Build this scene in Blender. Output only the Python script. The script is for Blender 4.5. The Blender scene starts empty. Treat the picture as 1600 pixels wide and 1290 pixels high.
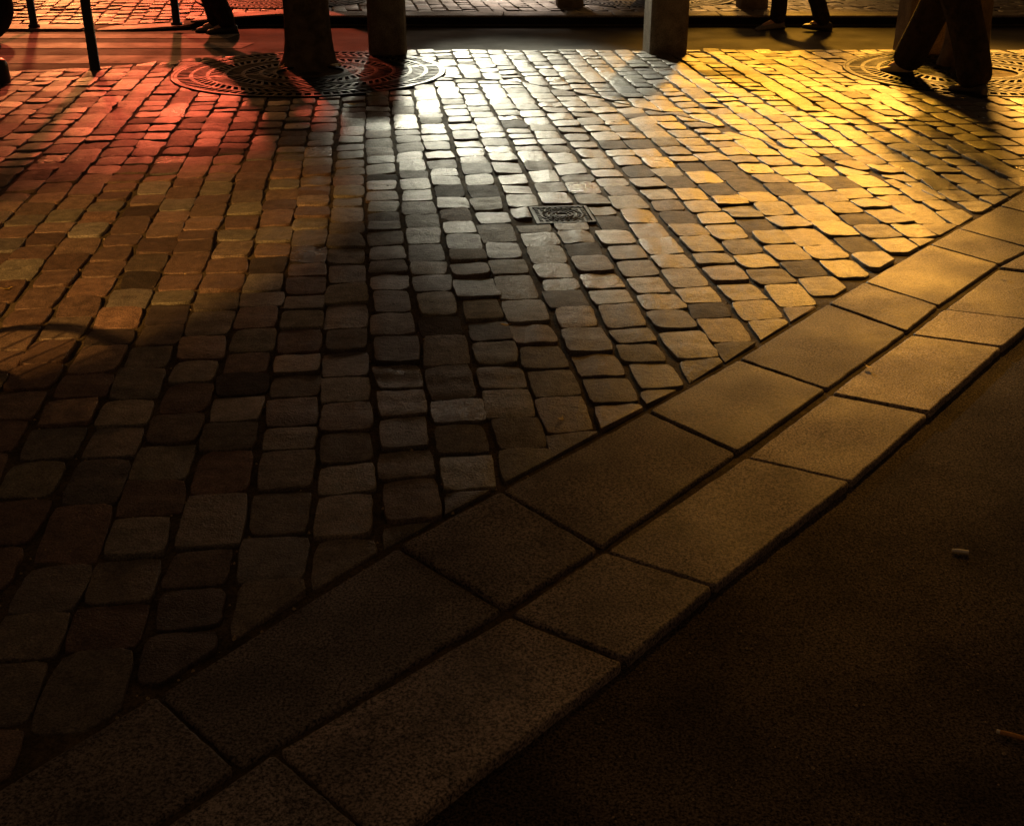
import bpy, bmesh, math, random
import numpy as np
from mathutils import Vector, Matrix
random.seed(7); rng = np.random.default_rng(11)
PI = math.pi
SC = bpy.context.scene
COL = SC.collection

# ------------------------------------------------------------------ camera
H = 1.35; F = 1780.0; PITCH = math.radians(24.66); CX, CY = 800.0, 600.0
cam = bpy.data.objects.new('camera', bpy.data.cameras.new('camera')); COL.objects.link(cam)
cam.location = (0, 0, H); cam.rotation_euler = (PI/2 - PITCH, 0, 0)
cam.data.sensor_width = 36; cam.data.sensor_fit = 'HORIZONTAL'; cam.data.lens = 36*F/1600
cam.data.shift_y = -45/1600; cam.data.clip_start = .05; cam.data.clip_end = 400
SC.camera = cam

# ------------------------------------------------------------------ world: dim warm city night
w = bpy.data.worlds.new('World'); SC.world = w; w.use_nodes = True
bg = w.node_tree.nodes['Background']; bg.inputs[0].default_value = (1, .57, .29, 1); bg.inputs[1].default_value = .044
SC.view_settings.view_transform = 'Standard'; SC.view_settings.look = 'None'
SC.view_settings.exposure = 0; SC.view_settings.gamma = 1

# ------------------------------------------------------------------ lamps (each hangs in a fixture built further down)
def aim(o, tgt):
    o.rotation_euler = (Vector(tgt) - o.location).to_track_quat('-Z', 'Y').to_euler()
def spot(name, loc, tgt, col, watt, half, blend, radius):
    d = bpy.data.lights.new(name, 'SPOT'); d.color = col; d.energy = watt; d.spot_size = 2*math.radians(half)
    d.spot_blend = blend; d.shadow_soft_size = radius
    o = bpy.data.objects.new(name, d); COL.objects.link(o); o.location = loc; aim(o, tgt); return o
RED_AT, ORANGE_AT, WHITE_AT, YELLOW_AT = (-4.6, 16.8, 3.3), (-6.5, 16.8, 3.0), (-1.35, 16.8, 3.8), (3.3, 16.8, 4.6)
PALE_FILL_AT, AMBER_FILL_AT = (.0, 16.8, 2.9), (2.3, 16.8, 2.9)
SODIUM_AT, WARM_AT = (5.4, 15.2, 6.6), (-4.0, -2.0, 4.0)
def beam(name, loc, near, col, watt, half, blend, radius):
    """a shaded lamp whose pool of light ends at the ground point near"""
    d = Vector((near[0]-loc[0], near[1]-loc[1])); el = math.atan2(loc[2], d.length) + math.radians(half)
    r = loc[2]/math.tan(el); d.normalize()
    return spot(name, loc, (loc[0]+d.x*r, loc[1]+d.y*r, 0), col, watt, half, blend, radius)
beam('red_shop_light', RED_AT, (-2.0, 4.5), (1, .14, .06), 2200, 18, .30, .07)
beam('orange_shop_light', ORANGE_AT, (-2.6, 2.9), (1, .34, .10), 2200, 19, 1.0, .10)
beam('white_shop_light', WHITE_AT, (1.6, 1.7), (1, .95, .72), 6300, 9.0, .75, .22)
beam('yellow_shop_light', YELLOW_AT, (1.75, 1.0), (1, .44, .035), 5700, 14, 1.0, .32)
beam('sodium_street_light', SODIUM_AT, (2.5, -2.6), (1, .45, .07), 21000, 16.5, 1.0, .45)
beam('pale_door_light', PALE_FILL_AT, (.2, 10.9), (1, .76, .58), 1100, 20, .8, .10)  # added fill lamp to brighten the middle of the far pavement
beam('amber_door_light', AMBER_FILL_AT, (2.4, 10.9), (1, .50, .12), 1000, 20, .8, .10)  # second added fill, for the golden part of the far pavement
spot('warm_lantern_light', WARM_AT, (-1.72, 3.98, 0), (1, .47, .11), 2600, 7.0, .55, .03)

# ------------------------------------------------------------------ photo pixel -> ground point
SP, CP = math.sin(PITCH), math.cos(PITCH)
def G(px, py, z=0.0):
    v = py - CY
    d = F*SP + v*CP
    t = (H - z)/d
    return Vector(((px - CX)*t, (F*CP - v*SP)*t, z))

# ------------------------------------------------------------------ helpers
def tag(o, label=None, cat=None, group=None, kind=None):
    if label: o['label'] = label
    if cat: o['category'] = cat
    if group: o['group'] = group
    if kind: o['kind'] = kind
    return o
def obj(name, me, mat=None, parent=None, smooth=False):
    o = bpy.data.objects.new(name, me); COL.objects.link(o)
    if mat and not me.materials: me.materials.append(mat)
    if parent: o.parent = parent
    if smooth: me.polygons.foreach_set('use_smooth', [True]*len(me.polygons))
    return o
def empty(name, loc, rz=0, label=None, cat=None, group=None):
    o = bpy.data.objects.new(name, None); COL.objects.link(o); o.location = loc; o.rotation_euler = (0, 0, rz)
    o.empty_display_size = .1
    return tag(o, label, cat, group)
def copy_thing(root, loc, rz, label):
    r = root.copy(); COL.objects.link(r); r.location = loc; r.rotation_euler = (0, 0, rz); r['label'] = label
    for ch in list(root.children):
        c = ch.copy(); COL.objects.link(c); c.parent = r
        for g in ch.children:
            d = g.copy(); COL.objects.link(d); d.parent = c
    return r
class MB:
    """collects simple solids into one mesh"""
    def __init__(self): self.v = []; self.f = []
    def add(self, vs, fs):
        b = len(self.v); self.v += [tuple(p) for p in vs]; self.f += [tuple(b+i for i in f) for f in fs]; return self
    def box(self, x0, x1, y0, y1, z0, z1):
        return self.add([(x0,y0,z0),(x1,y0,z0),(x1,y1,z0),(x0,y1,z0),(x0,y0,z1),(x1,y0,z1),(x1,y1,z1),(x0,y1,z1)],
                        [(3,2,1,0),(4,5,6,7),(0,1,5,4),(1,2,6,5),(2,3,7,6),(3,0,4,7)])
    def lathe(self, prof, n=24, c=(0,0,0)):
        vs = []; fs = []
        for r, z in prof:
            for i in range(n):
                a = 2*PI*i/n; vs.append((c[0]+r*math.cos(a), c[1]+r*math.sin(a), c[2]+z))
        m = len(prof)
        for k in range(m-1):
            for i in range(n):
                j = (i+1) % n; fs.append((k*n+i, k*n+j, (k+1)*n+j, (k+1)*n+i))
        fs.append(tuple(range(n-1, -1, -1))); fs.append(tuple((m-1)*n+i for i in range(n)))
        return self.add(vs, fs)
    def tube(self, pts, rad, n=10):
        pts = [Vector(p) for p in pts]
        if not hasattr(rad, '__len__'): rad = [rad]*len(pts)
        vs = []; fs = []; up = None
        for i, p in enumerate(pts):
            t = (pts[min(i+1, len(pts)-1)] - pts[max(i-1, 0)]).normalized()
            if up is None: up = t.orthogonal().normalized()
            up = (up - t*up.dot(t)).normalized(); s = t.cross(up)
            for k in range(n):
                a = 2*PI*k/n; vs.append(p + (up*math.cos(a) + s*math.sin(a))*rad[i])
        for i in range(len(pts)-1):
            for k in range(n):
                j = (k+1) % n; fs.append((i*n+k, i*n+j, (i+1)*n+j, (i+1)*n+k))
        fs.append(tuple(range(n-1, -1, -1))); fs.append(tuple((len(pts)-1)*n+k for k in range(n)))
        return self.add(vs, fs)
    def torus(self, c, R, r, axis='y', n=40, m=10):
        vs = []; fs = []
        for i in range(n):
            a = 2*PI*i/n
            for k in range(m):
                b = 2*PI*k/m; q = R + r*math.cos(b); h = r*math.sin(b)
                p = (q*math.cos(a), h, q*math.sin(a)) if axis == 'y' else (q*math.cos(a), q*math.sin(a), h)
                vs.append((c[0]+p[0], c[1]+p[1], c[2]+p[2]))
        for i in range(n):
            for k in range(m):
                i2 = (i+1) % n; k2 = (k+1) % m
                fs.append((i*m+k, i*m+k2, i2*m+k2, i2*m+k) if axis == 'y' else (i*m+k, i2*m+k, i2*m+k2, i*m+k2))
        return self.add(vs, fs)
    def mesh(self, name):
        me = bpy.data.meshes.new(name); me.from_pydata(self.v, [], self.f); me.update(); return me
    def build(self, name, mat, parent=None, smooth=False, bevel=0):
        o = obj(name, self.mesh(name), mat, parent, smooth)
        if bevel:
            b = o.modifiers.new('bevel', 'BEVEL'); b.width = bevel; b.segments = 2; b.limit_method = 'ANGLE'
        return o

# ------------------------------------------------------------------ materials
def mat(name, base, rough=.5, metal=0., spec=.5, vary=.3, scale=20., bump=.0, bscale=60., bscale2=None, attr=None,
        speck=None, emit=None, rvary=.12, stain=None):
    m = bpy.data.materials.new(name); m.use_nodes = True
    nt = m.node_tree; N = nt.nodes; L = nt.links; bs = N['Principled BSDF']
    tc = N.new('ShaderNodeTexCoord')
    def noise(sc, det=4, rg=.55):
        n = N.new('ShaderNodeTexNoise'); n.inputs['Scale'].default_value = sc; n.inputs['Detail'].default_value = det
        n.inputs['Roughness'].default_value = rg; L.new(tc.outputs['Object'], n.inputs['Vector']); return n
    n1 = noise(scale)
    mr = N.new('ShaderNodeMapRange'); mr.inputs['From Min'].default_value = .3; mr.inputs['From Max'].default_value = .7
    mr.inputs['To Min'].default_value = 1 - vary; mr.inputs['To Max'].default_value = 1 + vary
    L.new(n1.outputs['Fac'], mr.inputs['Value'])
    mul = N.new('ShaderNodeVectorMath'); mul.operation = 'SCALE'
    if attr:
        at = N.new('ShaderNodeAttribute'); at.attribute_name = attr; L.new(at.outputs['Color'], mul.inputs[0])
    else:
        mul.inputs[0].default_value = base
    L.new(mr.outputs['Result'], mul.inputs['Scale'])
    out = mul.outputs['Vector']
    if speck:
        vo = noise(speck[0], 2, .7)
        r2 = N.new('ShaderNodeMapRange'); r2.inputs['From Min'].default_value = .36; r2.inputs['From Max'].default_value = .64
        r2.inputs['To Min'].default_value = 1 - speck[1]; r2.inputs['To Max'].default_value = 1 + speck[1]
        L.new(vo.outputs['Fac'], r2.inputs['Value'])
        m2 = N.new('ShaderNodeVectorMath'); m2.operation = 'SCALE'; L.new(out, m2.inputs[0]); L.new(r2.outputs['Result'], m2.inputs['Scale'])
        out = m2.outputs['Vector']
    if stain:
        sn = noise(stain[0], 3, .6)
        r3 = N.new('ShaderNodeMapRange'); r3.inputs['From Min'].default_value = stain[1]; r3.inputs['From Max'].default_value = stain[1] + .12
        r3.inputs['To Min'].default_value = 1; r3.inputs['To Max'].default_value = stain[2]
        L.new(sn.outputs['Fac'], r3.inputs['Value'])
        m3 = N.new('ShaderNodeVectorMath'); m3.operation = 'SCALE'; L.new(out, m3.inputs[0]); L.new(r3.outputs['Result'], m3.inputs['Scale'])
        out = m3.outputs['Vector']
    L.new(out, bs.inputs['Base Color'])
    nr = noise(scale*.7)
    rr = N.new('ShaderNodeMapRange'); rr.inputs['From Min'].default_value = .3; rr.inputs['From Max'].default_value = .7
    rr.inputs['To Min'].default_value = max(.05, rough - rvary); rr.inputs['To Max'].default_value = min(1, rough + rvary)
    L.new(nr.outputs['Fac'], rr.inputs['Value'])
    rout = rr.outputs['Result']
    if attr:
        ad = N.new('ShaderNodeMath'); ad.operation = 'ADD'; L.new(rout, ad.inputs[0]); L.new(at.outputs['Alpha'], ad.inputs[1]); rout = ad.outputs[0]
    L.new(rout, bs.inputs['Roughness'])
    bs.inputs['Metallic'].default_value = metal; bs.inputs['Specular IOR Level'].default_value = spec
    if bump:
        nb = noise(bscale, 5, .6); src = nb.outputs['Fac']
        if bscale2:
            nb2 = noise(bscale2, 2, .6); a2 = N.new('ShaderNodeMath'); a2.operation = 'MULTIPLY_ADD'
            L.new(nb2.outputs['Fac'], a2.inputs[0]); a2.inputs[1].default_value = .6; L.new(src, a2.inputs[2]); src = a2.outputs[0]
        bp = N.new('ShaderNodeBump'); bp.inputs['Strength'].default_value = 1; bp.inputs['Distance'].default_value = bump
        L.new(src, bp.inputs['Height']); L.new(bp.outputs['Normal'], bs.inputs['Normal'])
    if emit:
        bs.inputs['Emission Color'].default_value = (*emit[:3], 1); bs.inputs['Emission Strength'].default_value = emit[3]
    return m
M = {}
M['cobble'] = mat('cobble_stone', (.15,.14,.12), .48, spec=.33, vary=.34, scale=24, bump=.0042, bscale=48, bscale2=210, attr='tint', speck=(230,.5), rvary=.07)
M['mortar'] = mat('joint_mortar', (.085,.064,.036), .9, spec=.2, vary=.5, scale=14, bump=.006, bscale=45, bscale2=220, speck=(160,.4))
M['granite'] = mat('kerb_granite', (.16,.13,.10), .62, spec=.35, vary=.38, scale=5, bump=.0020, bscale=120, bscale2=420, attr='tint', speck=(185,.95), stain=(6.5,.57,.62))
M['asphalt'] = mat('asphalt', (.094,.075,.058), .9, spec=.12, vary=.4, scale=4, bump=.006, bscale=130, bscale2=420, speck=(200,.9), stain=(2.2,.55,.7))
M['road'] = mat('road_asphalt', (.055,.050,.041), .85, spec=.2, vary=.35, scale=3, bump=.004, bscale=140, speck=(200,.5))
M['tar'] = mat('sooty_riser', (.014,.012,.010), .95, spec=.1, vary=.3, scale=8, bump=.004, bscale=60)  # near-black colour carries the shade on the far kerb's face
M['paint'] = mat('worn_road_paint', (.24,.22,.19), .8, vary=.35, scale=5, bump=.002, bscale=120, stain=(9,.56,.35))
M['iron'] = mat('cast_iron', (.013,.012,.011), .55, metal=.0, spec=.24, vary=.4, scale=12, bump=.0012, bscale=120, speck=(90,.3))
M['soil'] = mat('tree_pit_soil', (.035,.026,.017), .95, spec=.1, vary=.5, scale=20, bump=.02, bscale=40)
M['black'] = mat('black_paint', (.012,.012,.012), .35, vary=.3, scale=15, bump=.0005, bscale=90)
M['bark'] = mat('bark', (.13,.095,.055), .9, spec=.15, vary=.5, scale=12, bump=.02, bscale=26, bscale2=90)
M['leaf'] = mat('autumn_leaf', (.10,.085,.02), .6, vary=.5, scale=3)
M['fallen'] = mat('fallen_leaf', (.55,.38,.10), .6, vary=.4, scale=60)
M['bollard'] = mat('bollard_stone', (.17,.13,.085), .8, spec=.25, vary=.35, scale=9, bump=.004, bscale=60, bscale2=220, speck=(150,.35))
M['cloth'] = mat('dark_cloth', (.030,.023,.018), .95, spec=.1, vary=.4, scale=20, bump=.03, bscale=11, bscale2=40)
M['jacket'] = mat('jacket_cloth', (.035,.030,.028), .9, spec=.15, vary=.3, scale=18, bump=.004, bscale=16)
M['skin'] = mat('skin', (.45,.28,.20), .5, vary=.1, scale=20)
M['hair'] = mat('hair', (.02,.014,.010), .5, vary=.4, scale=60)
M['beige'] = mat('beige_leather', (.50,.40,.24), .55, vary=.25, scale=20)
M['darkshoe'] = mat('dark_leather', (.020,.017,.015), .45, vary=.3, scale=20)
M['whiteshoe'] = mat('grey_canvas', (.16,.15,.14), .6, vary=.2, scale=30)
M['rubber'] = mat('tyre_rubber', (.012,.012,.012), .8, spec=.2, vary=.3, scale=20)
M['steel'] = mat('steel', (.4,.4,.4), .3, metal=1, vary=.15, scale=20)
M['paper'] = mat('cigarette_paper', (.92,.86,.72), .7, vary=.12, scale=200)
M['filter'] = mat('cigarette_filter', (.62,.30,.08), .8, vary=.2, scale=300)
M['grit'] = mat('loose_grit', (.45,.34,.20), .8, vary=.6, scale=300)
M['wall'] = mat('facade_plaster', (.30,.26,.21), .9, vary=.25, scale=2, bump=.004, bscale=30)
M['frame'] = mat('window_frame_paint', (.04,.03,.025), .5, vary=.2, scale=10)
M['glow_w'] = mat('lit_white_pane', (.1,.1,.1), .2, emit=(1,.82,.62,3.0))
M['glow_y'] = mat('lit_yellow_pane', (.1,.1,.1), .2, emit=(1,.48,.12,4.5))
M['glow_r'] = mat('lit_red_pane', (.1,.1,.1), .2, emit=(1,.38,.11,1.6))

# ------------------------------------------------------------------ polyline tools (world XY)
def W(pts, z=0): return [G(x, y, z).to_2d() for x, y in pts]
def clip(poly, p, n):
    """keep the side where (q-p).n <= 0"""
    out = []; k = len(poly)
    for i in range(k):
        a, b = poly[i], poly[(i+1) % k]
        da, db = (a-p).dot(n), (b-p).dot(n)
        if da <= 0: out.append(a)
        if (da < 0 < db) or (db < 0 < da): out.append(a + (b-a)*(da/(da-db)))
    return out
def area(poly):
    return abs(sum(poly[i].x*poly[(i+1) % len(poly)].y - poly[(i+1) % len(poly)].x*poly[i].y for i in range(len(poly))))/2
def side(line, q):
    """signed distance to a polyline (positive on its right), nearest point, normal"""
    best = None
    for i in range(len(line)-1):
        a, b = line[i], line[i+1]; d = b-a
        t = max(0, min(1, (q-a).dot(d)/d.length_squared))
        p = a + d*t; dist = (q-p).length
        if best is None or dist < best[0] - 1e-9:
            n = Vector((d.y, -d.x)).normalized(); best = (dist, p, n, (q-p).dot(n))
    return math.copysign(best[0], best[3]), best[1], best[2]

# kerb lines, from lower left to upper right of the photo
LA = W([(-150,1320),(245,1085),(500,925),(622,854),(783,767),(1012,642),(1155,560),(1294,474),(1350,441),(1453,383),(1497,357),(1562,322),(1640,276)])
LA = LA + [LA[-1] + (LA[-1]-LA[-3]).normalized()*s for s in (1.0, 3.0, 7.0)]
EDGE = W([(-900,135),(-400,122),(0,111),(100,108),(200,102),(300,92),(400,85),(520,80),(640,78),(1200,78),(2200,78),(3000,78)])
SEAM = W([(470,40),(500,70),(600,108),(695,121),(800,126),(880,141),(937,153),(1000,169),(1087,187),(1175,215),(1256,240),(1325,262),(1400,281),(1470,312),(1528,340),(1640,420)])
GR = .93
GRATES = [Vector((-1.417, 8.19)), Vector((3.305, 8.19)), Vector((1.45, 12.95)), Vector((-2.43, 12.9))]
KERB_Y = 11.42
COVER = (G(878, 335).to_2d(), math.radians(6.0))       # utility cover centre and turn

# ------------------------------------------------------------------ stone setts as real stones
class Stones:
    def __init__(self): self.v = []; self.f = []; self.c = []
    def put(self, poly, z, tilt, col, rough, detail=True, depth=.035, edge=1.0, wob=1.0, polys=None):
        c = sum(poly, Vector((0, 0)))/len(poly); n = len(poly); b = len(self.v)
        rings = [(1.0, -depth), (1.0, -.0042*edge), (.990, -.0010*edge), (.974, -.0001), (.962, 0), (.70, .0008), (.36, .0012)] if detail else \
                [(1.0, -depth), (1.0, -.0036*edge), (.980, -.0004), (.966, 0), (.6, .0008)]
        if polys: rings = [(1.0, -depth), (1.0, -.0065), (1.0, -.0018), (1.0, 0), (1.0, 0), (1.0, 0)]
        hx = [random.gauss(0, .0011*wob), random.gauss(0, 2e-3), random.gauss(0, .0011*wob), random.gauss(0, 2e-3)]
        for k, (s, dz) in enumerate(rings):
            for p in (polys[k] if polys else poly):
                q = c + (p-c)*s; u = (p-c)*s
                zz = z + dz + tilt[0]*u.x + tilt[1]*u.y
                if k >= 2: zz += hx[0]*math.sin(u.x*60+hx[1]*3e3) + hx[2]*math.sin(u.y*55+hx[3]*3e3)
                self.v.append((q.x, q.y, zz)); self.c.append((*col, rough))
        self.v.append((c.x, c.y, z + .002)); self.c.append((*col, rough))
        m = len(rings)
        for k in range(m-1):
            for i in range(n):
                j = (i+1) % n; self.f.append((b+k*n+i, b+k*n+j, b+(k+1)*n+j, b+(k+1)*n+i))
        for i in range(n): self.f.append((b+(m-1)*n+i, b+(m-1)*n+(i+1) % n, b+m*n))
    def build(self, name, material):
        me = bpy.data.meshes.new(name); me.from_pydata(self.v, [], self.f)
        a = me.attributes.new('tint', 'FLOAT_COLOR', 'POINT'); a.data.foreach_set('color', np.array(self.c, dtype=np.float32).ravel())
        me.update(); return obj(name, me, material, None, True)
def outline(w_, l_, n, seed_amp):
    """rounded irregular quad in local (u across, v along)"""
    ex = random.uniform(5.5, 13.0); pts = []
    ph = [random.uniform(0, 6.28) for _ in range(4)]
    cj = [Vector((random.gauss(0, .036*w_), random.gauss(0, .022*l_))) for _ in range(4)]
    for i in range(n):
        a = 2*PI*i/n; ca, sa = math.cos(a), math.sin(a)
        r = (abs(ca)**ex + abs(sa)**ex)**(-1/ex)
        x, y = r*ca, r*sa
        wv = 1 + seed_amp*(math.sin(5*a+ph[0]) + .7*math.sin(8*a+ph[1]) + .5*math.sin(13*a+ph[2]))
        wv += random.gauss(0, .006)
        j = ((cj[0]*(1-x)*(1-y) + cj[1]*(1+x)*(1-y) + cj[2]*(1+x)*(1+y) + cj[3]*(1-x)*(1+y))/4)
        pts.append(Vector((x*w_/2*wv, y*l_/2*wv)) + j)
    return pts
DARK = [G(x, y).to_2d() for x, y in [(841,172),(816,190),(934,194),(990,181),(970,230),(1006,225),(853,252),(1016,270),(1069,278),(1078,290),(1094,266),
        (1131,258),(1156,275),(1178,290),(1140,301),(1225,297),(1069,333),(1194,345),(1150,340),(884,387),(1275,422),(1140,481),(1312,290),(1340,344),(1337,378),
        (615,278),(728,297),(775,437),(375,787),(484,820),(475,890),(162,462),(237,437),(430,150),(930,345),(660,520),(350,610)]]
def stone_tint(x=0.0):
    g = random.gauss(1, .20)
    base = random.choice([(.165,.150,.120), (.180,.165,.140), (.150,.128,.100), (.135,.122,.108), (.160,.125,.098), (.172,.158,.118)])
    if random.random() < .05: base = (.07,.055,.048)
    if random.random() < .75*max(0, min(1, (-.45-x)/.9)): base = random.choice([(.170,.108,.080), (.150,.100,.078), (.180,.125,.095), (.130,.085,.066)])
    return tuple(max(.02, b*g) for b in base)
def field(st, d, org, pitch, urange, vrange, keep, near=True, zf=None, lmean=.185):
    """rows along direction d, laid from org; keep(poly, centre) clips or drops"""
    d = Vector(d).normalized(); e = Vector((d.y, -d.x))
    for k in range(urange[0], urange[1]):
        wav = [random.uniform(0, 6.28), random.uniform(.8, 1.6), random.uniform(0, 6.28)]
        v = vrange[0] + random.uniform(0, .2)
        while v < vrange[1]:
            l = random.choice([random.gauss(lmean, .022), random.gauss(lmean*.88, .018), random.gauss(lmean*1.1, .02)])
            l = max(.115, min(.27, l)); vm = v + l/2; v += l
            off = .004*math.sin(vm*wav[1]+wav[0]) + .003*math.sin(vm*.7+wav[2]) + .010*math.sin(vm*.9 + k*.35)
            c = org + e*(k*pitch + off) + d*vm
            if not keep(None, c): continue
            far = c.y > 5.5 or abs(c.x) > 3
            gap_u = random.uniform(.008, .016); gap_v = random.uniform(.006, .012)
            n = 16 if far else 24
            o = outline(pitch - gap_u, l - gap_v, n, .012)
            sk = random.gauss(0, .02)
            poly = [c + e*(p.x) + d*(p.y + p.x*sk) for p in o]
            poly = keep(poly, c)
            if not poly or len(poly) < 5 or area(poly) < .0045: continue
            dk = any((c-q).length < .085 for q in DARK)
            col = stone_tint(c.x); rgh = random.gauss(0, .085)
            tl = (random.gauss(0, .024), random.gauss(0, .032))
            z = random.gauss(0, .0017) + (zf(c) if zf else 0)
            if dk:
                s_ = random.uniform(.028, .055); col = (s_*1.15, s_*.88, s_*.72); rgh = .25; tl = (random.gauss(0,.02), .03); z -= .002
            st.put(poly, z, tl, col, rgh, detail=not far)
def near_keep(which):
    def keep(poly, c):
        sa, pa, na = side(LA, c)
        if sa > .05: return None
        se, pe, ne = side(EDGE, c)
        if se < -.06: return None
        ss, ps, ns = side(SEAM, c)
        if which == 'near' and ss < -.05: return None
        if which == 'far' and ss > .05: return None
        for g in GRATES[:2]:
            if (c-g).length < GR - .03: return None
        cv = c - COVER[0]; ct, sn = math.cos(COVER[1]), math.sin(COVER[1])
        cu, cw = cv.x*ct + cv.y*sn, -cv.x*sn + cv.y*ct
        if max(abs(cu), abs(cw)) < .105: return None
        if poly is None: return True
        if max(abs(cu), abs(cw)) < .27:
            ax = Vector((ct, sn))*math.copysign(1, cu) if abs(cu) > abs(cw) else Vector((-sn, ct))*math.copysign(1, cw)
            poly = clip(poly, COVER[0] + ax*.131, -ax)
        if poly and sa > -.2: poly = clip(poly, pa - na*.022, na)
        if poly and se < .2: poly = clip(poly, pe + ne*.004, -ne)
        if poly and abs(ss) < .2:
            poly = clip(poly, ps + ns*.009, -ns) if which == 'near' else clip(poly, ps - ns*.009, ns)
        for g in GRATES[:2]:
            r = c - g
            if poly and r.length < GR + .2: poly = clip(poly, g + r.normalized()*(GR + .022), -r.normalized())
        return poly
    return keep
st = Stones()
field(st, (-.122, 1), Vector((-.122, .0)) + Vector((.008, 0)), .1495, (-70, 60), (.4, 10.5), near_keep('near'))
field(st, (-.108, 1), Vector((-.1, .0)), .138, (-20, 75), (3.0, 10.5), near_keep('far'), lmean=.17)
tag(st.build('pavement', M['cobble']), kind='structure')

# far pavement, lowered at the crossing on the left
def lerp(a, b, t): t = max(0, min(1, t)); t = t*t*(3-2*t); return a + (b-a)*t
def drop(x, y): return lerp(-.075, 0, (x+3.5)/1.0)*lerp(1, 0, (y-11.3)/1.6)
def kerb_y(x): return lerp(11.05, KERB_Y, (x+3.6)/1.3)
def far_keep(poly, c):
    if c.y < kerb_y(c.x) + .34 or c.y > 17.3 or abs(c.x) > 8.2: return None
    for g in GRATES[2:]:
        if (c-g).length < GR - .03: return None
    if poly is None: return True
    for g in GRATES[2:]:
        r = c - g
        if r.length < GR + .2: poly = clip(poly, g + r.normalized()*(GR + .022), -r.normalized())
    return poly
fp = Stones()
field(fp, (-.16, 1), Vector((0, 11)), .142, (-70, 62), (-.5, 6.6), far_keep, zf=lambda c: drop(c.x, c.y), lmean=.19)
tag(fp.build('far_pavement', M['cobble']), kind='structure')

# ------------------------------------------------------------------ kerb slabs
IN = [((-150,1320),(-40,1470)),((245,1085),(372,1200)),((622,854),(788,952)),((783,767),(937,857)),((1012,642),(1152,708)),((1155,560),(1292,608)),
      ((1294,474),(1417,519)),((1350,441),(1467,478)),((1453,383),(1562,413)),((1497,357),(1612,388)),((1562,322),(1684,352)),((1660,264),(1795,295))]
OUT = [((-30,1480),(160,1640)),((430,1172),(600,1318)),((797,957),(978,1030)),((944,858),(1117,914)),((1167,712),(1331,750)),((1298,613),(1452,643)),((1424,521),(1567,541)),
       ((1476,481),(1618,499)),((1560,418),(1712,437)),((1700,345),(1860,362))]
ks = Stones()
def grow(rows):
    rows = [(G(*a).to_2d(), G(*b).to_2d()) for a, b in rows]
    da = (rows[-1][0]-rows[-2][0]).normalized()
    for s in range(9): rows.append((rows[-1][0] + da*.62, rows[-1][1] + da*.62))
    return rows
def slab(q, gl, gt, zt, tone=1.0):
    """q = a0, b0, b1, a1 ; gl = gap along the kerb lines, gt = gap at the cross joints"""
    wob = [[random.gauss(0, .0009) for _ in range(14)] for _ in range(4)]
    def ring(e, r):
        lines = []
        for i in range(4):
            a, b_ = q[i], q[(i+1) % 4]; d = (b_-a).normalized(); n = Vector((-d.y, d.x)); c = sum(q, Vector((0, 0)))/4
            if (c-a).dot(n) < 0: n = -n
            lines.append((a + n*((gt if i % 2 == 0 else gl) + e), d))
        def cross(l1, l2):
            p, d1 = l1; r_, d2 = l2; den = d1.x*d2.y - d1.y*d2.x; w_ = r_-p
            return p + d1*((w_.x*d2.y - w_.y*d2.x)/den)
        cs = [cross(lines[i-1], lines[i]) for i in range(4)]; out = []
        for i in range(4):
            a, b_ = cs[i], cs[(i+1) % 4]; d = b_-a; n = Vector((-d.y, d.x)).normalized(); L_ = d.length
            for k, t in enumerate(np.linspace(r/L_, 1-r/L_, 14)): out.append(a + d*t + n*wob[i][k])
        if sum(out[i].x*out[(i+1) % len(out)].y - out[(i+1) % len(out)].x*out[i].y for i in range(len(out))) < 0: out.reverse()
        return out
    polys = [ring(0, .008), ring(0, .008), ring(.002, .007), ring(.0055, .006), ring(.0075, .006), ring(.03, .01)]
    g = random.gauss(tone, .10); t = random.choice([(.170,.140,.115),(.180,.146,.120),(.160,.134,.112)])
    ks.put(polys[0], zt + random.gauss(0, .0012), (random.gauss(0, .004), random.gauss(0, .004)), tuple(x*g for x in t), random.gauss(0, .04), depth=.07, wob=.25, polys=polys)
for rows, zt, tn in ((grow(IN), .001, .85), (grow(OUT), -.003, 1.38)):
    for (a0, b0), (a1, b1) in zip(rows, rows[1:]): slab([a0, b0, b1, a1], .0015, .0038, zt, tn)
# far kerb
x = -9.0
while x < 9:
    L_ = random.uniform(.8, 1.1)
    n = 6; e0 = [Vector((x+.004 + (L_-.008)*i/n, 0)) for i in range(n+1)]
    poly = [Vector((p.x, kerb_y(p.x))) for p in e0] + [Vector((p.x, kerb_y(p.x)+.325)) for p in reversed(e0)]
    cxm = x + L_/2; zc = drop(cxm, kerb_y(cxm)); sl = (drop(x+L_, kerb_y(x+L_)) - drop(x, kerb_y(x)))/L_
    ks.put(poly, zc, (sl, 0), (.17,.145,.115), 0, detail=False, depth=.018, edge=.8, wob=.3); x += L_
tag(ks.build('kerb', M['granite']), kind='structure')
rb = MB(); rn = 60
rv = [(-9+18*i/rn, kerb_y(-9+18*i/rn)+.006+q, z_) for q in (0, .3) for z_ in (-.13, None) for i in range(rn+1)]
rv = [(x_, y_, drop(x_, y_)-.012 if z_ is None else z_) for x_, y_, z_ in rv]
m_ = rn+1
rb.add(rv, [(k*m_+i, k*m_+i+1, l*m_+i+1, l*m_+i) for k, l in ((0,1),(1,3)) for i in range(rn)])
tag(rb.build('kerb_riser', M['tar']), kind='structure')  # separate dark strip, the kerb face's shade put into its colour

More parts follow.
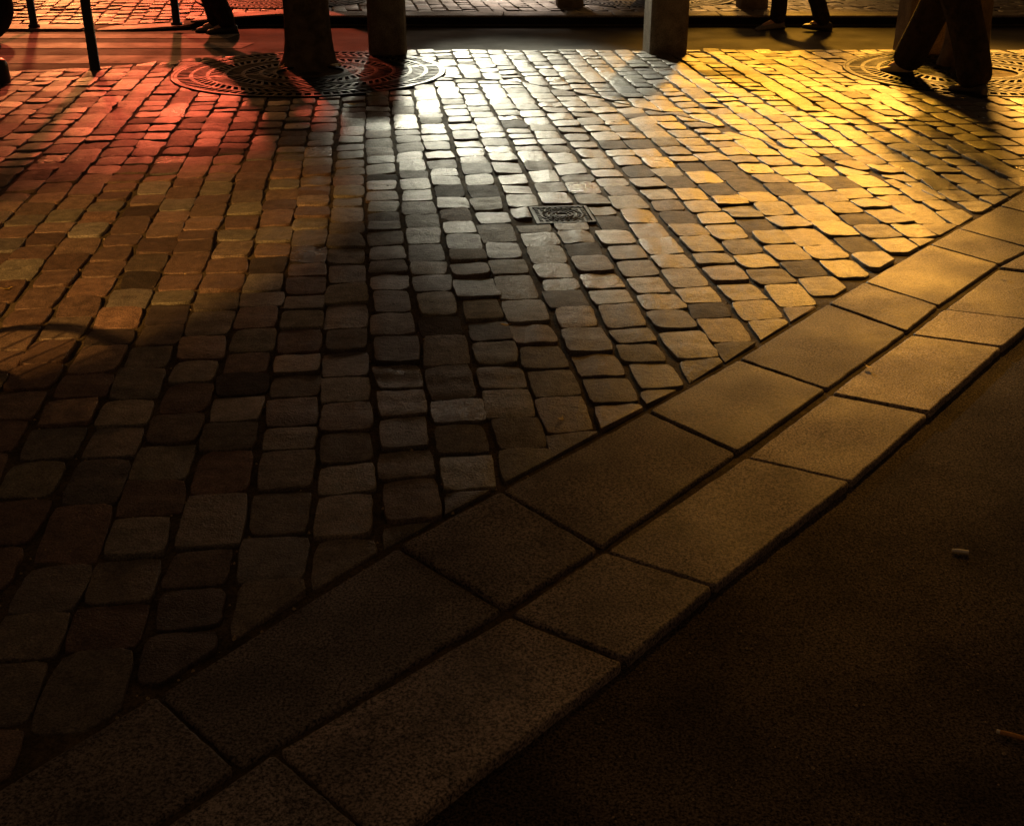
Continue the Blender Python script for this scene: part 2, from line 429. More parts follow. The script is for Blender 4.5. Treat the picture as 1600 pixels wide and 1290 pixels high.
# ------------------------------------------------------------------ beds, road, ground
def sheet(name, pts, z, m, skirt=0):
    bm = bmesh.new(); vs = [bm.verts.new((p[0], p[1], z)) for p in pts]; f = bm.faces.new(vs)
    if f.normal.z < 0 or (f.normal_update() or f.normal.z < 0): f.normal_flip()
    if skirt:
        lo = [bm.verts.new((p[0], p[1], z-skirt)) for p in pts]
        for i in range(len(pts)):
            j = (i+1) % len(pts); bm.faces.new((vs[i], vs[j], lo[j], lo[i]))
    bmesh.ops.triangulate(bm, faces=[f])
    bmesh.ops.recalc_face_normals(bm, faces=bm.faces[:]) if skirt else None
    me = bpy.data.meshes.new(name); bm.to_mesh(me); bm.free()
    return tag(obj(name, me, m), kind='structure')
LC = [b for a, b in grow(OUT)]
edge_r = list(reversed(EDGE))
edge_r = [p for p in edge_r if p.x < LC[-1].x + 2]
sheet('joint_bed', [Vector((-9, .3)), LC[0] + Vector((-.6, -.4))] + [p + Vector((-.05, .05)) for p in LC] + edge_r + [Vector((-9, EDGE[0].y))], -.0095, M['mortar'], .14)
near = [LC[0] + Vector((-3, -2.2))] + [p + Vector((-.03, .03)) for p in LC] + [Vector((30, LC[-1].y)), Vector((30, -25)), Vector((-30, -25)), Vector((-30, LC[0].y-2.2))]
sheet('roadway', near, -.024, M['asphalt'])
sheet('road', [(-40, 7.2), (40, 7.2), (40, 11.6), (-40, 11.6)], -.10, M['road'])
sheet('far_bed', [(-12, 11.33), (12, 11.33), (12, 18), (-12, 18)], -.085, M['mortar'])
fb = MB()
nx, ny = 60, 12
vs = [(-9+18*i/nx, kerb_y(-9+18*i/nx)+.05 + (17.6-kerb_y(-9+18*i/nx))*j/ny) for j in range(ny+1) for i in range(nx+1)]
fb.add([(a, b, drop(a, b)-.0125) for a, b in vs], [(j*(nx+1)+i, j*(nx+1)+i+1, (j+1)*(nx+1)+i+1, (j+1)*(nx+1)+i) for j in range(ny) for i in range(nx)])
tag(fb.build('far_joint_bed', M['mortar']), kind='structure')
sheet('ground', [(-120,-120), (120,-120), (120,120), (-120,120)], -.17, M['asphalt'])
zb = MB()
for y0, y1, xr in ((9.18, 9.58, -2.35), (9.98, 10.30, -2.30), (10.58, 10.86, -2.55)):
    pts = []
    n = 30
    zb.add([(-9, y0, -.096), (xr, y0, -.096), (xr+.05, y1, -.096), (-9, y1, -.096)], [(0,1,2,3)])
tag(zb.build('crossing_stripes', M['paint']), kind='structure')

# ------------------------------------------------------------------ utility cover
cv = empty('utility_cover', (COVER[0].x, COVER[0].y, .0), COVER[1]+math.radians(1), 'small square cast iron cover with a ring pattern set among the cobbles', 'access cover')
h = .112
f_ = MB(); f_.box(-h-.012, h+.012, -h-.012, -h, -.03, .0015); f_.box(-h-.012, h+.012, h, h+.012, -.03, .0015)
f_.box(-h-.012, -h, -h, h, -.03, .0015); f_.box(h, h+.012, -h, h, -.03, .0015); f_.build('frame', M['iron'], cv)
p_ = MB(); p_.box(-h+.003, h-.003, -h+.003, h-.003, -.03, -.004)
for R in (.088, .062, .026): p_.torus((0, 0, -.003), R, .0042, 'z', 40, 8)
for i in range(16):
    a = 2*PI*i/16; p_.box(.044*math.cos(a)-.006, .044*math.cos(a)+.006, .044*math.sin(a)-.005, .044*math.sin(a)+.005, -.005, .0005+random.uniform(0,.001))
for i in range(9):
    for j in range(9):
        q = (-.098+.0245*i, -.098+.0245*j)
        if math.hypot(*q) > .096: p_.box(q[0]-.007, q[0]+.007, q[1]-.005, q[1]+.005, -.005, .001)
for i in range(24):
    a = 2*PI*i/24; q = (.075*math.cos(a), .075*math.sin(a)); p_.box(q[0]-.005, q[0]+.005, q[1]-.003, q[1]+.003, -.005, .001)
p_.build('lid', M['iron'], cv, bevel=.0012)

# ------------------------------------------------------------------ tree grates
def annulus(mb, r0, r1, z0, z1, n=96, a0=0, a1=2*PI):
    vs = []; fs = []
    for i in range(n+1):
        a = a0 + (a1-a0)*i/n; c_, s_ = math.cos(a), math.sin(a)
        vs += [(r0*c_, r0*s_, z0), (r1*c_, r1*s_, z0), (r1*c_, r1*s_, z1), (r0*c_, r0*s_, z1)]
    for i in range(n):
        b = 4*i; e = b+4
        for k in range(4): fs.append((b+k, e+k, e+(k+1) % 4, b+(k+1) % 4))
    mb.add(vs, fs)
def grate_mesh(half):
    a0, a1 = (PI*half + .006, PI*(half+1) - .006); mb = MB()
    rings = [(.905,.93), (.80,.826), (.69,.716), (.575,.60), (.45,.475), (.33,.355), (.235,.262)]
    for r0, r1 in rings: annulus(mb, r0, r1, -.035, .002, 60, a0, a1)
    for k in range(len(rings)-1):
        ro, ri = rings[k][0]+.004, rings[k+1][1]-.004; rm = (ro+ri)/2; n = int(PI*rm/.060)
        for i in range(n):
            a = a0 + (a1-a0)*(i+.5)/n; sl = (.16 if k % 2 else -.16)*(.5/rm) if k else 0
            hw = .0095
            p, q = Vector((ri*math.cos(a-sl/2), ri*math.sin(a-sl/2))), Vector((ro*math.cos(a+sl/2), ro*math.sin(a+sl/2)))
            t = (q-p).normalized(); e = Vector((-t.y, t.x))*hw
            vs = [p-e, q-e, q+e, p+e]
            mb.add([(u.x, u.y, -.03) for u in vs] + [(u.x, u.y, .001) for u in vs], [(3,2,1,0),(4,5,6,7),(0,1,5,4),(1,2,6,5),(2,3,7,6),(3,0,4,7)])
    for s in (0, 1):
        c_ = math.cos(a0 if s == 0 else a1)
        if c_ > 0: mb.box(.235, .93, (a0 == a0 and (0.004 if half == 0 else -.028)), (.028 if half == 0 else -.004), -.034, .0015)
        else: mb.box(-.93, -.235, (.004 if half == 0 else -.028), (.028 if half == 0 else -.004), -.034, .0015)
    return mb
grate0 = empty('tree_grate', (GRATES[0].x, GRATES[0].y, .004), math.radians(18), 'round cast iron tree grate at the foot of the near left tree', 'tree grate', 'round cast iron tree grates')
for hf in (0, 1): grate_mesh(hf).build('grate_half', M['iron'], grate0, bevel=.002)
rimb = MB(); annulus(rimb, .932, .948, -.035, .004, 120); rimb.build('rim', M['iron'], grate0)
sb = MB(); sb.lathe([(.93,-.09),(.93,-.075),(.5,-.07),(.24,-.06),(.2,-.02),(.05,-.012)], 48); sb.build('soil', M['soil'], grate0)
copy_thing(grate0, (GRATES[1].x, GRATES[1].y, .004), math.radians(-14), 'round cast iron tree grate under the walker on the right')
copy_thing(grate0, (GRATES[2].x, GRATES[2].y, .004), math.radians(40), 'tree grate on the far pavement catching white light between two bollards')
copy_thing(grate0, (GRATES[3].x, GRATES[3].y, .004), math.radians(10), 'dim tree grate on the far pavement behind the near left tree')

# ------------------------------------------------------------------ trees
def tree(x, y, label, seed, r=.165):
    R = random.Random(seed); t = empty('street_tree', (x, y, 0), R.uniform(0, 6), label, 'tree', 'street trees in iron grates')
    tb = MB(); n = 22; vs = []; fs = []
    zs = [-.03, .03, .08, .16, .3, .5, .8, 1.2, 1.7, 2.3, 3.0, 3.6]
    ph = [R.uniform(0, 6.28) for _ in range(6)]
    for k, z in enumerate(zs):
        rr = r*(1 + .28*math.exp(-z/.10))*(1 - .06*z)
        for i in range(n):
            a = 2*PI*i/n
            q = rr*(1 + .035*math.sin(3*a+ph[0]+z) + .025*math.sin(7*a+ph[1]+z*3) + .05*math.exp(-max(z,0)/.15)*math.sin(5*a+ph[2]))
            vs.append((q*math.cos(a)+.03*math.sin(z*.8+ph[3])*min(1, z), q*math.sin(a)+.03*math.sin(z*.7+ph[4])*min(1, z), z))
    for k in range(len(zs)-1):
        for i in range(n):
            j = (i+1) % n; fs.append((k*n+i, k*n+j, (k+1)*n+j, (k+1)*n+i))
    tb.add(vs, fs)
    tips = []
    for i in range(7):
        a = 2*PI*i/7 + R.uniform(-.3, .3); b = Vector((0, 0, R.uniform(2.8, 3.5))); e = b + Vector((math.cos(a)*R.uniform(.9,1.5), math.sin(a)*R.uniform(.9,1.5), R.uniform(1.0, 2.4)))
        m_ = (b+e)/2 + Vector((0, 0, .25)); tb.tube([b, m_, e], [.07, .045, .02], 8); tips += [m_, e, e+Vector((0,0,.5))]
    tb.build('trunk', M['bark'], t, True)
    cb = MB()
    for _ in range(900):
        c = R.choice(tips) + Vector((R.gauss(0,.42), R.gauss(0,.42), abs(R.gauss(0,.40))-.1)); s = R.uniform(.05, .10)
        q = Matrix.Rotation(R.uniform(0, 6.28), 3, Vector((R.gauss(0,1), R.gauss(0,1), R.gauss(0,1))).normalized())
        cb.add([c + q @ Vector(p)*s for p in ((-1,0,0),(-.3,.5,.05),(.5,.45,0),(1,0,-.05),(.5,-.45,0),(-.3,-.5,.05))], [(0,1,2,3,4,5)])
    cb.build('crown', M['leaf'], t)
tree(-1.475, 8.56, 'street tree with rough brown trunk in the near left grate', 1)
tree(3.28, 8.50, 'street tree in the right grate behind the walker', 2, .15)
tree(-2.28, 12.95, 'street tree on the far pavement hidden behind the near left trunk', 3, .13)
tree(1.52, 12.98, 'street tree on the far pavement hidden behind the middle bollard', 4, .13)

# ------------------------------------------------------------------ square bollards
def post_mesh():
    mb = MB(); n = 4
    prof = [(.150,-.14),(.150,.0),(.148,.4),(.145,.84),(.115,.90),(.05,.925)]
    vs = []; fs = []
    for r, z in prof:
        ch = r*.16
        ring = [(-r+ch,-r),(r-ch,-r),(r,-r+ch),(r,r-ch),(r-ch,r),(-r+ch,r),(-r,r-ch),(-r,-r+ch)]
        vs += [(a, b, z) for a, b in ring]
    for k in range(len(prof)-1):
        for i in range(8):
            j = (i+1) % 8; fs.append((k*8+i, k*8+j, (k+1)*8+j, (k+1)*8+i))
    fs.append(tuple((len(prof)-1)*8+i for i in range(8)))
    return mb.add(vs, fs)
pm = post_mesh().mesh('stone_bollard')
pm.materials.append(M['bollard'])
for x_, y_, rz, s_, lb in [
    (-.955, 9.06, .02, .93, 'square stone bollard on the rim of the near left tree grate'),
    (1.185, 9.13, .12, .98, 'square stone bollard standing alone mid way along the near pavement edge'),
    (3.16, 9.13, .05, 1.05, 'square stone bollard behind the legs of the walker on the right'),
    (.585, 12.16, .05, .88, 'square stone bollard on the far kerb left of the white lit grate'),
    (2.42, 12.05, .05, .92, 'square stone bollard on the far kerb behind the person walking in the road')]:
    o = obj('stone_bollard', pm); o.location = (x_, y_, 0); o.rotation_euler = (0, 0, rz); o.scale = (s_, s_, 1)
    o.modifiers.new('bevel', 'BEVEL').width = .008
    tag(o, lb, 'bollard', 'square stone bollards beside the road')

# ------------------------------------------------------------------ thin black posts
tp = MB(); tp.lathe([(.052,-.02),(.052,.0),(.036,.004),(.034,.5),(.033,1.0),(.038,1.005),(.040,1.02),(.036,1.05),(.02,1.07),(.004,1.076)], 24)
tpm = tp.mesh('thin_post'); tpm.materials.append(M['black']); tpm.polygons.foreach_set('use_smooth', [True]*len(tpm.polygons))
for (px, py), dz, lb in [((149,109),0,'thin black metal post at the near edge of the crossing'), ((53,39),-.05,'thin black metal post on the far kerb at the left, beside the motorcycle wheel'),
                         ((276,36),-.02,'thin black metal post on the far kerb beside the person in the crossing')]:
    p = G(px, py, dz); o = obj('thin_post', tpm); o.location = (p.x, p.y, dz); tag(o, lb, 'post', 'thin black posts by the crossing')
db = MB(); db.lathe([(.10,-.02),(.10,.0),(.098,.06),(.098,.115),(.088,.145),(.06,.162),(.02,.168)], 32)
o = db.build('low_bollard', M['black'], None, True); q = G(-7, 130); o.location = (q.x, q.y, 0); tag(o, 'low black domed bollard at the left edge of the pavement', 'bollard')

# ------------------------------------------------------------------ people
def skin_mesh(name, joints, edges, levels=2):
    me = bpy.data.meshes.new(name); names = list(joints)
    me.from_pydata([joints[k][0] for k in names], [(names.index(a), names.index(b)) for a, b in edges], [])
    o = bpy.data.objects.new(name, me); COL.objects.link(o)
    o.modifiers.new('skin', 'SKIN'); s = o.modifiers.new('sub', 'SUBSURF'); s.levels = levels; s.render_levels = levels
    for i, k in enumerate(names):
        r = joints[k][1]; sv = me.skin_vertices[0].data[i]; sv.radius = r if hasattr(r, '__len__') else (r, r)
        sv.use_root = (i == 0)
    dg = bpy.context.evaluated_depsgraph_get(); nm = bpy.data.meshes.new_from_object(o.evaluated_get(dg))
    bpy.data.objects.remove(o); bpy.data.meshes.remove(me); nm.name = name
    nm.polygons.foreach_set('use_smooth', [True]*len(nm.polygons)); return nm
def shoe_mesh():
    """a shoe 0.29 long, toe towards -Y, heel at the back, sole on z=0"""
    secs = [(.075,.028,.0,.055),(.06,.036,.0,.085),(.02,.038,.0,.092),(-.03,.040,.0,.080),(-.08,.045,.0,.062),(-.13,.048,.0,.052),(-.17,.044,.0,.046),(-.20,.030,.002,.036),(-.212,.012,.006,.022)]
    mb = MB(); vs = []; fs = []; n = 12
    for y, hw, z0, z1 in secs:
        for i in range(n):
            a = 2*PI*i/n; s_, c_ = math.sin(a), math.cos(a)
            zz = (z0+z1)/2 - (z1-z0)/2*c_; wd = hw*(abs(s_)**.6)*(1 if s_ >= 0 else -1)*(1.08 if zz < z0+.02 else 1)
            vs.append((wd, y, max(z0, zz)))
    for k in range(len(secs)-1):
        for i in range(n):
            j = (i+1) % n; fs.append((k*n+i, (k+1)*n+i, (k+1)*n+j, k*n+j))
    fs.append(tuple(range(n))); fs.append(tuple((len(secs)-1)*n+i for i in range(n-1, -1, -1)))
    mb.add(vs, fs); return mb
def sole_mesh():
    mb = MB(); o_ = [(.0,.08),(.034,.07),(.040,.02),(.040,-.03),(.048,-.10),(.050,-.14),(.040,-.19),(.0,-.218),(-.040,-.19),(-.050,-.14),(-.046,-.10),(-.038,-.03),(-.040,.02),(-.034,.07)]
    n = len(o_); mb.add([(x, y, -.004) for x, y in o_] + [(x, y, .014) for x, y in o_], [tuple(range(n)), tuple(range(2*n-1, n-1, -1))] + [(i, n+i, n+(i+1) % n, (i+1) % n) for i in range(n)])
    return mb
def person(loc, heading, feet, label, shoe, height=1.72, group=None, wide=1.0, lean=.03):
    """local frame: the person faces -Y. feet = [(x, y, z, pitch), (x, y, z, pitch)] ankle-over-heel ground points, right then left"""
    k = height/1.72; root = empty('person', loc, heading, label, 'person', group)
    V = Vector; hip = V((0, 0, .90*k)); J = {}; E = []
    J['pelvis'] = (hip, (.145, .10)); J['waist'] = (V((0, -lean*.5, 1.06*k)), (.135, .095)); J['chest'] = (V((0, -lean, 1.28*k)), (.165, .11))
    J['collar'] = (V((0, -lean-.01, 1.41*k)), (.09, .07)); J['neck'] = (V((0, -lean-.02, 1.48*k)), (.055, .055)); J['jaw'] = (V((0, -lean-.04, 1.56*k)), (.068, .075))
    J['brow'] = (V((0, -lean-.03, 1.65*k)), (.078, .092)); J['crown'] = (V((0, -lean-.025, 1.70*k)), (.055, .065))
    J['nose'] = (V((0, -lean-.135, 1.585*k)), .012)
    E += [('pelvis','waist'),('waist','chest'),('chest','collar'),('collar','neck'),('neck','jaw'),('jaw','brow'),('brow','crown'),('jaw','nose')]
    legs = []
    for s, (fx, fy, fz, pt) in zip((1, -1), feet):
        n = 'r' if s > 0 else 'l'; h_ = V((s*.095, 0, .86*k)); an = V((fx, fy, fz+.085)); d_ = an-h_
        bend = math.sqrt(max(0, (.43*k+.40*k)**2 - d_.length_squared))*.5
        kn = h_ + d_*.5 + V((0, -min(.22, bend), 0)); legs.append((h_, kn, an))
        toe = an + V((0, -.15*math.cos(pt), -.05 + .15*math.sin(pt)))
        J['hip'+n] = (h_, .088); J['knee'+n] = (kn, .060); J['calf'+n] = (kn*.7 + an*.3 + V((0, .02, 0)), .055); J['ankle'+n] = (an, .038); J['toe'+n] = (toe, .03)
        E += [('pelvis','hip'+n),('hip'+n,'knee'+n),('knee'+n,'calf'+n),('calf'+n,'ankle'+n),('ankle'+n,'toe'+n)]
        sw = .16 if fy > 0 else -.14      # arm swings opposite to the leg
        sh = V((s*.185, -lean, 1.37*k)); el = sh + V((s*.05, sw*-.5, -.29*k)); wr = el + V((0, -.06+sw*-.7, -.24*k))
        J['sh'+n] = (sh, .058); J['el'+n] = (el, .043); J['wr'+n] = (wr, .028); palm = wr + V((0, -.02, -.075)); J['palm'+n] = (palm, (.018, .034))
        E += [('collar','sh'+n),('sh'+n,'el'+n),('el'+n,'wr'+n),('wr'+n,'palm'+n)]
        for i, (o_, ln) in enumerate([(-.030,.070),(-.010,.080),(.010,.075),(.028,.058)]):
            a = palm + V((0, o_, -.03)); b = a + V((-s*.008, 0, -ln*.55)); c = b + V((-s*.022, 0, -ln*.40))
            J[f'f{i}a'+n] = (a, .0095); J[f'f{i}b'+n] = (b, .0088); J[f'f{i}c'+n] = (c, .0075)
            E += [('palm'+n, f'f{i}a'+n), (f'f{i}a'+n, f'f{i}b'+n), (f'f{i}b'+n, f'f{i}c'+n)]
        ta = wr + V((-s*.012, -.045, -.055)); tb_ = ta + V((-s*.012, -.012, -.04)); J['t1'+n] = (ta, .011); J['t2'+n] = (tb_, .009); E += [('wr'+n,'t1'+n),('t1'+n,'t2'+n)]
    obj('body', skin_mesh('body', J, E), M['skin'], root)
    T = {'pelvis': (hip + V((0, .0, .04)), (.16, .12)), 'waist': (V((0, 0, 1.02*k)), (.15, .11))}; TE = [('pelvis','waist')]
    for n, (h_, kn, an) in zip('rl', legs):
        T['hip'+n] = (h_, .105*wide); T['thigh'+n] = ((h_+kn)/2, .095*wide); T['knee'+n] = (kn, .082*wide); T['shin'+n] = ((kn+an)/2 + V((0,.01,0)), .080*wide); T['cuff'+n] = (an + V((0,.0,-.045)), .082*wide)
        TE += [('pelvis','hip'+n),('hip'+n,'thigh'+n),('thigh'+n,'knee'+n),('knee'+n,'shin'+n),('shin'+n,'cuff'+n)]
    obj('trousers', skin_mesh('trousers', T, TE), M['cloth'], root)
    Q = {'chest': (J['chest'][0], (.185, .13)), 'hem': (V((0, 0, .93*k)), (.18, .135)), 'collar': (J['collar'][0], (.10, .085))}; QE = [('chest','hem'),('chest','collar')]
    for n in 'rl':
        Q['sh'+n] = (J['sh'+n][0], .075); Q['el'+n] = (J['el'+n][0], .06); Q['cuff'+n] = (J['wr'+n][0] + V((0, 0, .015)), .045); QE += [('collar','sh'+n),('sh'+n,'el'+n),('el'+n,'cuff'+n)]
    obj('jacket', skin_mesh('jacket', Q, QE), M['jacket'], root)
    hb = MB(); hc = J['brow'][0] + V((0, .02, .0))
    hb.lathe([(.086,-.06),(.098,-.02),(.098,.03),(.080,.075),(.045,.10),(.01,.107)], 24, hc); obj('hair', hb.mesh('hair'), M['hair'], root, True)
    for (fx, fy, fz, pt), m in zip(feet, shoe if isinstance(shoe, (list, tuple)) else (shoe, shoe)):
        s_ = shoe_mesh().build('shoe', m, root, True); s_.location = (fx, fy, fz+.004); s_.rotation_euler = (-pt, 0, 0)
        s_.modifiers.new('sub', 'SUBSURF').render_levels = 2
        sl = sole_mesh().build('sole', M['rubber'], s_)
        lc = MB()
        for i in range(4): lc.tube([(-.022, -.035-.02*i, .080-.008*i), (.0, -.037-.02*i, .088-.008*i), (.022, -.035-.02*i, .080-.008*i)], .0035, 6)
        lc.build('lace', m, s_, True)
    return root
# walker on the right, heading left: local -Y -> world -X is heading -90 deg
fa = G(1398, 119); fb_ = G(1540, 150)
mid = (fa + fb_)/2; hd = math.atan2((fa-fb_).y, (fa-fb_).x) + PI/2
Rm = Matrix.Rotation(-hd, 3, 'Z'); la = Rm @ (fa-mid); lb_ = Rm @ (fb_-mid)
person((mid.x, mid.y, 0), hd, [(lb_.x+.07, lb_.y-.02, .0, .0), (la.x-.07, la.y, .005, -.12)], 'person striding left in wide dark trousers and one beige shoe over the right tree grate', (M['darkshoe'], M['beige']), 1.78, wide=1.42)
q = G(1250, 48, -.10)
person((q.x, q.y, -.10), -PI/2 + .1, [(.08, .20, .0, .15), (-.08, -.20, .0, -.1)], 'person in dark trousers walking left along the road in front of the far kerb', (M['darkshoe'], M['whiteshoe']), 1.72, 'people walking')
q = G(352, 50, -.09)
person((q.x, q.y, -.10), -PI/2 + .15, [(.07, .05, .0, .0), (-.07, -.06, .0, .0)], 'person in dark trousers on the crossing at the left beside a thin black post', (M['darkshoe'], M['whiteshoe']), 1.70, 'people walking', wide=1.1)

# ------------------------------------------------------------------ motorcycle at far left (only a wheel in frame)
mo = empty('motorcycle', (-5.32, 10.32, -.10), 0, 'dark motorcycle parked at the far left with its wheel by the kerb', 'motorcycle')
for x_ in (.68, -.68):
    t_ = MB(); t_.torus((0,0,0), .255, .068, 'y', 48, 14); wv = t_.build('wheel', M['rubber'], mo, True); wv.location = (x_, 0, .325)
    r_ = MB(); r_.torus((0,0,0), .19, .012, 'y', 40, 8); r_.lathe([(.03,-.05),(.03,.05)], 16)
    for i in range(10): a = 2*PI*i/10; r_.tube([(0,0,0), (.19*math.cos(a), 0, .19*math.sin(a))], .012, 6)
    r_.tube([(0,-.012,0),(0,.012,0)], .17, 32); r_.build('rim', M['black'], wv, True)
b_ = MB(); b_.tube([(-.45,0,.45),(-.1,0,.40),(.25,0,.5),(.42,0,.85)], [.09,.17,.15,.06], 14); b_.build('engine', M['black'], mo, True)
b_ = MB(); b_.tube([(-.15,0,.80),(.1,0,.86),(.32,0,.84)], [.08,.15,.09], 14); b_.build('tank', M['black'], mo, True)
b_ = MB(); b_.tube([(-.75,0,.82),(-.45,0,.80),(-.1,0,.78)], [.06,.12,.09], 14); b_.build('seat', M['rubber'], mo, True)
b_ = MB(); b_.tube([(.68,.07,.325),(.42,.07,.95)], .024); b_.tube([(.68,-.07,.325),(.42,-.07,.95)], .024); b_.build('fork', M['steel'], mo, True)
b_ = MB(); b_.tube([(.25,-.36,1.03),(.40,-.15,1.0),(.40,.15,1.0),(.25,.36,1.03)], .015); b_.build('handlebar', M['black'], mo, True)
b_ = MB(); b_.lathe([(.03,0),(.08,.05),(.09,.12)], 20, (0,0,0)); hl = b_.build('headlight', M['steel'], mo, True); hl.location = (.46,0,.86); hl.rotation_euler = (0, PI/2, 0)

# ------------------------------------------------------------------ cafe chair at the near left, out of frame, casting the barred arch of shadow
ch = empty('cafe_chair', (-1.93, 2.12, 0), math.radians(-30), 'bentwood cafe chair with a hooped back at the near left', 'chair')
b_ = MB(); b_.tube([(.30,-.02,.45)] + [(  .34*math.cos(PI*i/18), 0, .62+.29*math.sin(PI*i/18)) for i in range(19)] + [(-.30,-.02,.45)], .016, 10); b_.build('back_hoop', M['bark'], ch, True)
b_ = MB(); b_.tube([(.17,-.02,.45)] + [(.22*math.cos(PI*i/14), 0, .56+.15*math.sin(PI*i/14)) for i in range(15)] + [(-.17,-.02,.45)], .013, 8)
for i in range(-5, 6): x_ = .055*i; b_.tube([(x_, 0, .56+.16*math.sqrt(max(0, 1-(x_/.30)**2))), (x_*1.1, 0, .62+.285*math.sqrt(max(0, 1-(x_*1.1/.34)**2)))], .004, 6)
b_.build('back_spindles', M['bark'], ch, True)
b_ = MB(); b_.lathe([(.20,.435),(.235,.44),(.24,.46),(.225,.475),(.05,.468)], 32, (0,-.22,0)); b_.build('seat', M['bark'], ch, True)  # seat of the unseen chair
for sx in (-1, 1):
    for y0, y1 in ((-.40,-.43), (-.02,.03)):
        b_ = MB(); b_.tube([(sx*.16,y0,.45),(sx*.19,y1,0)], [.017,.012], 10); b_.build('leg', M['bark'], ch, True)
b_ = MB(); b_.torus((0,-.21,.25), .19, .009, 'z', 32, 8); b_.build('leg_ring', M['bark'], ch, True)

# ------------------------------------------------------------------ litter
def leaf(px, py, s, rz, label, z=.006):
    R = random.Random(int(px)); q = G(px, py, z); mb = MB(); n = 6; top = []; bot = []
    for i in range(n+1):
        t = i/n; x_ = (t-.5)*2; wd = .55*math.sin(PI*min(1, t*1.02))**.8; c_ = .35*x_*x_ + .08*math.sin(5*t)
        top.append((x_, wd, c_+.25*wd)); bot.append((x_, -wd, c_+.18*wd)); 
    ce = [(a[0], 0, a[2]-.22*abs(a[1])) for a in top]
    vs = [(a*s, b*s, c*s) for r in (bot, ce, top) for a, b, c in r]; m = n+1
    fs = [(k*m+i, k*m+i+1, (k+1)*m+i+1, (k+1)*m+i) for k in (0,1) for i in range(n)]
    mb.add(vs, fs); mb.tube([(s*.95,0,.3*s),(s*1.5,s*.1,.25*s)], s*.05, 5)
    o = mb.build('fallen_leaf', M['fallen'], None, True); o.location = q; o.rotation_euler = (R.uniform(-.2,.2), R.uniform(-.2,.2), rz)
    so = o.modifiers.new('thick', 'SOLIDIFY'); so.thickness = .0008
    tag(o, label, 'leaf', 'fallen leaves')
leaf(788, 508, .016, .4, 'curled yellow leaf in the middle of the cobbles, left of centre')
leaf(876, 655, .014, 1.2, 'curled leaf on the pale cobble next to the kerb')
leaf(1357, 574, .013, 2.0, 'tiny pale leaf on the joint between the kerb slabs')
leaf(550, 164, .028, .2, 'yellow leaf lying in front of the near left tree grate')
leaf(8, 452, .022, .9, 'yellow leaf on the dim cobbles at the left edge of the photo')
leaf(526, 103, .045, .3, 'yellow leaf on the near left grate, right of the trunk', .02)
leaf(440, 106, .040, 1.3, 'yellow leaf on the near left grate, left of the trunk', .02)
leaf(452, 112, .030, 2.3, 'small leaf on the near left grate in front of the trunk', .02)
leaf(1568, 430, .010, 2.3, 'tiny pale leaf on the kerb slab at the right edge')
for (px, py), r, L_, rz, filt, lb in [((1503,861),.0042,.028,-.22,0,'short white cigarette stub on the dark asphalt'), ((1597,1152),.0040,.07,-.42,1,'long cigarette end with a tan filter at the lower right of the asphalt')]:
    q = G(px, py, -.018); c_ = empty('cigarette_butt', q, rz, lb, 'cigarette', 'cigarette ends on the asphalt')
    mb = MB(); mb.tube([(-L_/2,0,0),(-L_/4,0,0.0006),(L_/4,0,0),(L_/2,0,0)], r, 14); mb.build('paper', M['filter'] if filt else M['paper'], c_, True)
    mb = MB(); mb.tube([(-L_/2-.006,0,0),(-L_/2-.0003,0,0)], r*.93, 14); mb.build('ash_end', M['paper'], c_, True)

gb = MB()
for i in range(420):
    px, py = random.uniform(850, 1700), random.uniform(560, 1290)
    if random.random() < .35: px, py = random.gauss(1500, 70), random.gauss(925, 60)
    q = G(px, py, -.022); 
    if side(LC, q.to_2d())[0] < .02: continue
    s_ = abs(random.gauss(.0012, .0009)) + .0005; R_ = Matrix.Rotation(random.uniform(0, 6.28), 3, 'Z')
    gb.add([q + R_ @ Vector(p)*s_ for p in ((1,0,0),(.2,.9,.1),(-.9,.3,0),(-.5,-.8,.1),(.5,-.7,0),(.1,.1,1.1))], [(0,1,5),(1,2,5),(2,3,5),(3,4,5),(4,0,5)])
for i in range(900):
    px, py = random.uniform(-100, 1300), random.uniform(330, 1150); q = G(px, py, -.0085)
    if side(LA, q.to_2d())[0] > .02: continue
    s_ = abs(random.gauss(.0026, .0014)) + .001; R_ = Matrix.Rotation(random.uniform(0, 6.28), 3, 'Z')
    gb.add([q + R_ @ Vector(p)*s_ for p in ((1,0,0),(.2,.9,.1),(-.9,.3,0),(-.5,-.8,.1),(.5,-.7,0),(.1,.1,1.1))], [(0,1,5),(1,2,5),(2,3,5),(3,4,5),(4,0,5)])
tag(gb.build('grit', M['grit']), kind='stuff')

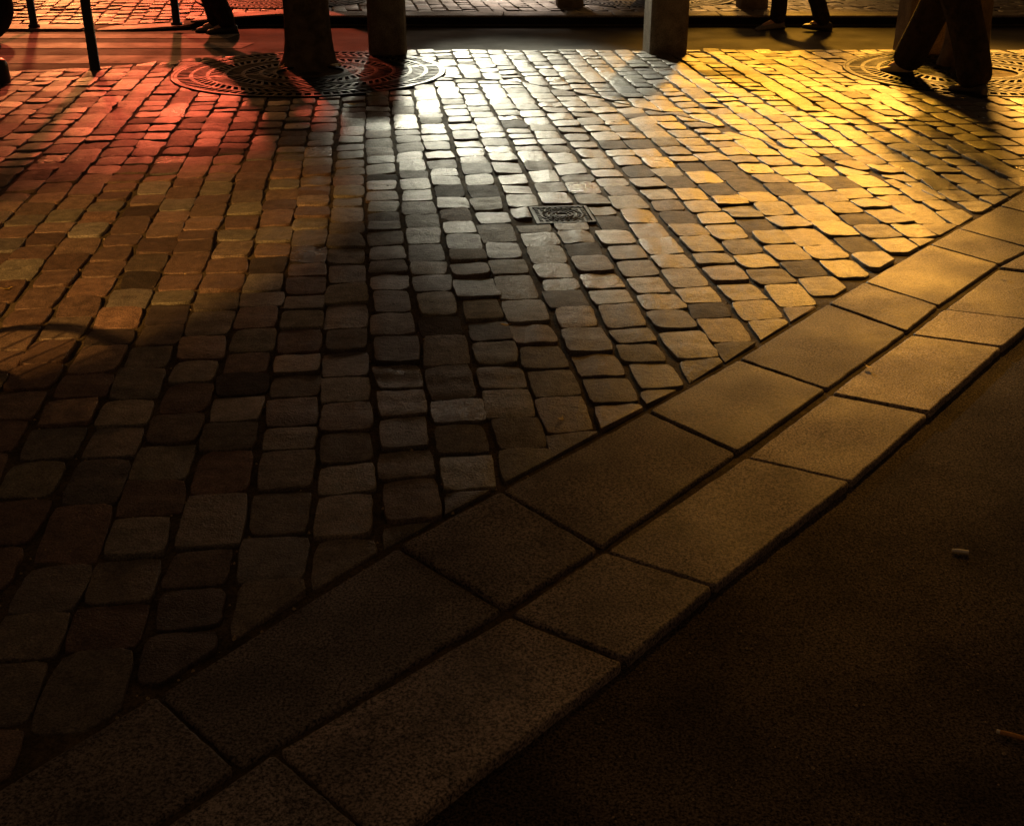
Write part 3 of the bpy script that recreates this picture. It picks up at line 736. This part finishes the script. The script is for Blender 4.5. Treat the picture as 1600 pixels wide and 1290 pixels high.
# ------------------------------------------------------------------ shop front across the street and the lamps' fixtures
bd = empty('shop_building', (0, 17.6, 0), 0, 'plastered shop building with lit windows across the street', 'building')
wb = MB()
wins = [(-6.2,-3.3,.6,2.6,'glow_r'), (-2.3,-.4,.6,2.5,'glow_w'), (2.2,5.0,.6,2.6,'glow_y')]
xs = [-14] + [v for a, b, *_ in wins for v in (a, b)] + [14]
for i in range(0, len(xs), 2): wb.box(xs[i], xs[i+1], 0, .4, -.1, 9)
for a, b, z0, z1, _ in wins: wb.box(a, b, 0, .4, -.1, z0); wb.box(a, b, 0, .4, z1, 9)
wb.build('wall', M['wall'], bd)
for a, b, z0, z1, g in wins:
    fr = MB(); fr.box(a, a+.08, -.03, .1, z0, z1); fr.box(b-.08, b, -.03, .1, z0, z1); fr.box(a+.08, b-.08, -.03, .1, z1-.08, z1); fr.box(a+.08, b-.08, -.03, .1, z0, z0+.08)
    fr.box((a+b)/2-.03, (a+b)/2+.03, -.02, .09, z0+.08, z1-.08); fo = fr.build('window', M['frame'], bd)
    pn = MB(); pn.box(a+.08, (a+b)/2-.03, .04, .06, z0+.08, z1-.08); pn.box((a+b)/2+.03, b-.08, .04, .06, z0+.08, z1-.08); pn.build('pane', M[g], fo)
for at in (RED_AT, ORANGE_AT, WHITE_AT, YELLOW_AT, PALE_FILL_AT, AMBER_FILL_AT):  # the last two fixtures only dress the added fill lamps
    lm = MB(); lm.tube([(at[0], at[1]-17.6+.75, at[2]+.30), (at[0], at[1]-17.6+.35, at[2]+.34), (at[0], at[1]-17.6+.05, at[2]+.22)], .02, 8)
    lm.lathe([(.03,.22),(.06,.20),(.2,.12)], 20, (at[0], at[1]-17.6, at[2])); lm.build('wall_lamp', M['black'], bd, True)
def lamp_post(at, foot, label):
    s = empty('street_lamp', (foot[0], foot[1], 0), 0, label, 'street lamp', 'street lamps'); dx, dy = at[0]-foot[0], at[1]-foot[1]; z = at[2]
    b = MB(); b.lathe([(.11,-.1),(.11,.25),(.06,.4),(.05,z*.6),(.04,z+.3)], 18); b.tube([(0,0,z+.25),(dx*.5,dy*.5,z+.42),(dx,dy,z+.36)], .025, 8); b.build('pole', M['black'], s, True)
    b = MB(); b.lathe([(.05,.36),(.12,.30),(.26,.15)], 20, (dx, dy, z)); b.build('lamp_shade', M['black'], s, True)
lamp_post(SODIUM_AT, (5.7, 16.6), 'street lamp with a sodium bulb at the right across the street')
lamp_post(WARM_AT, (-4.5, -2.5), 'low lantern post behind the viewpoint at the left')
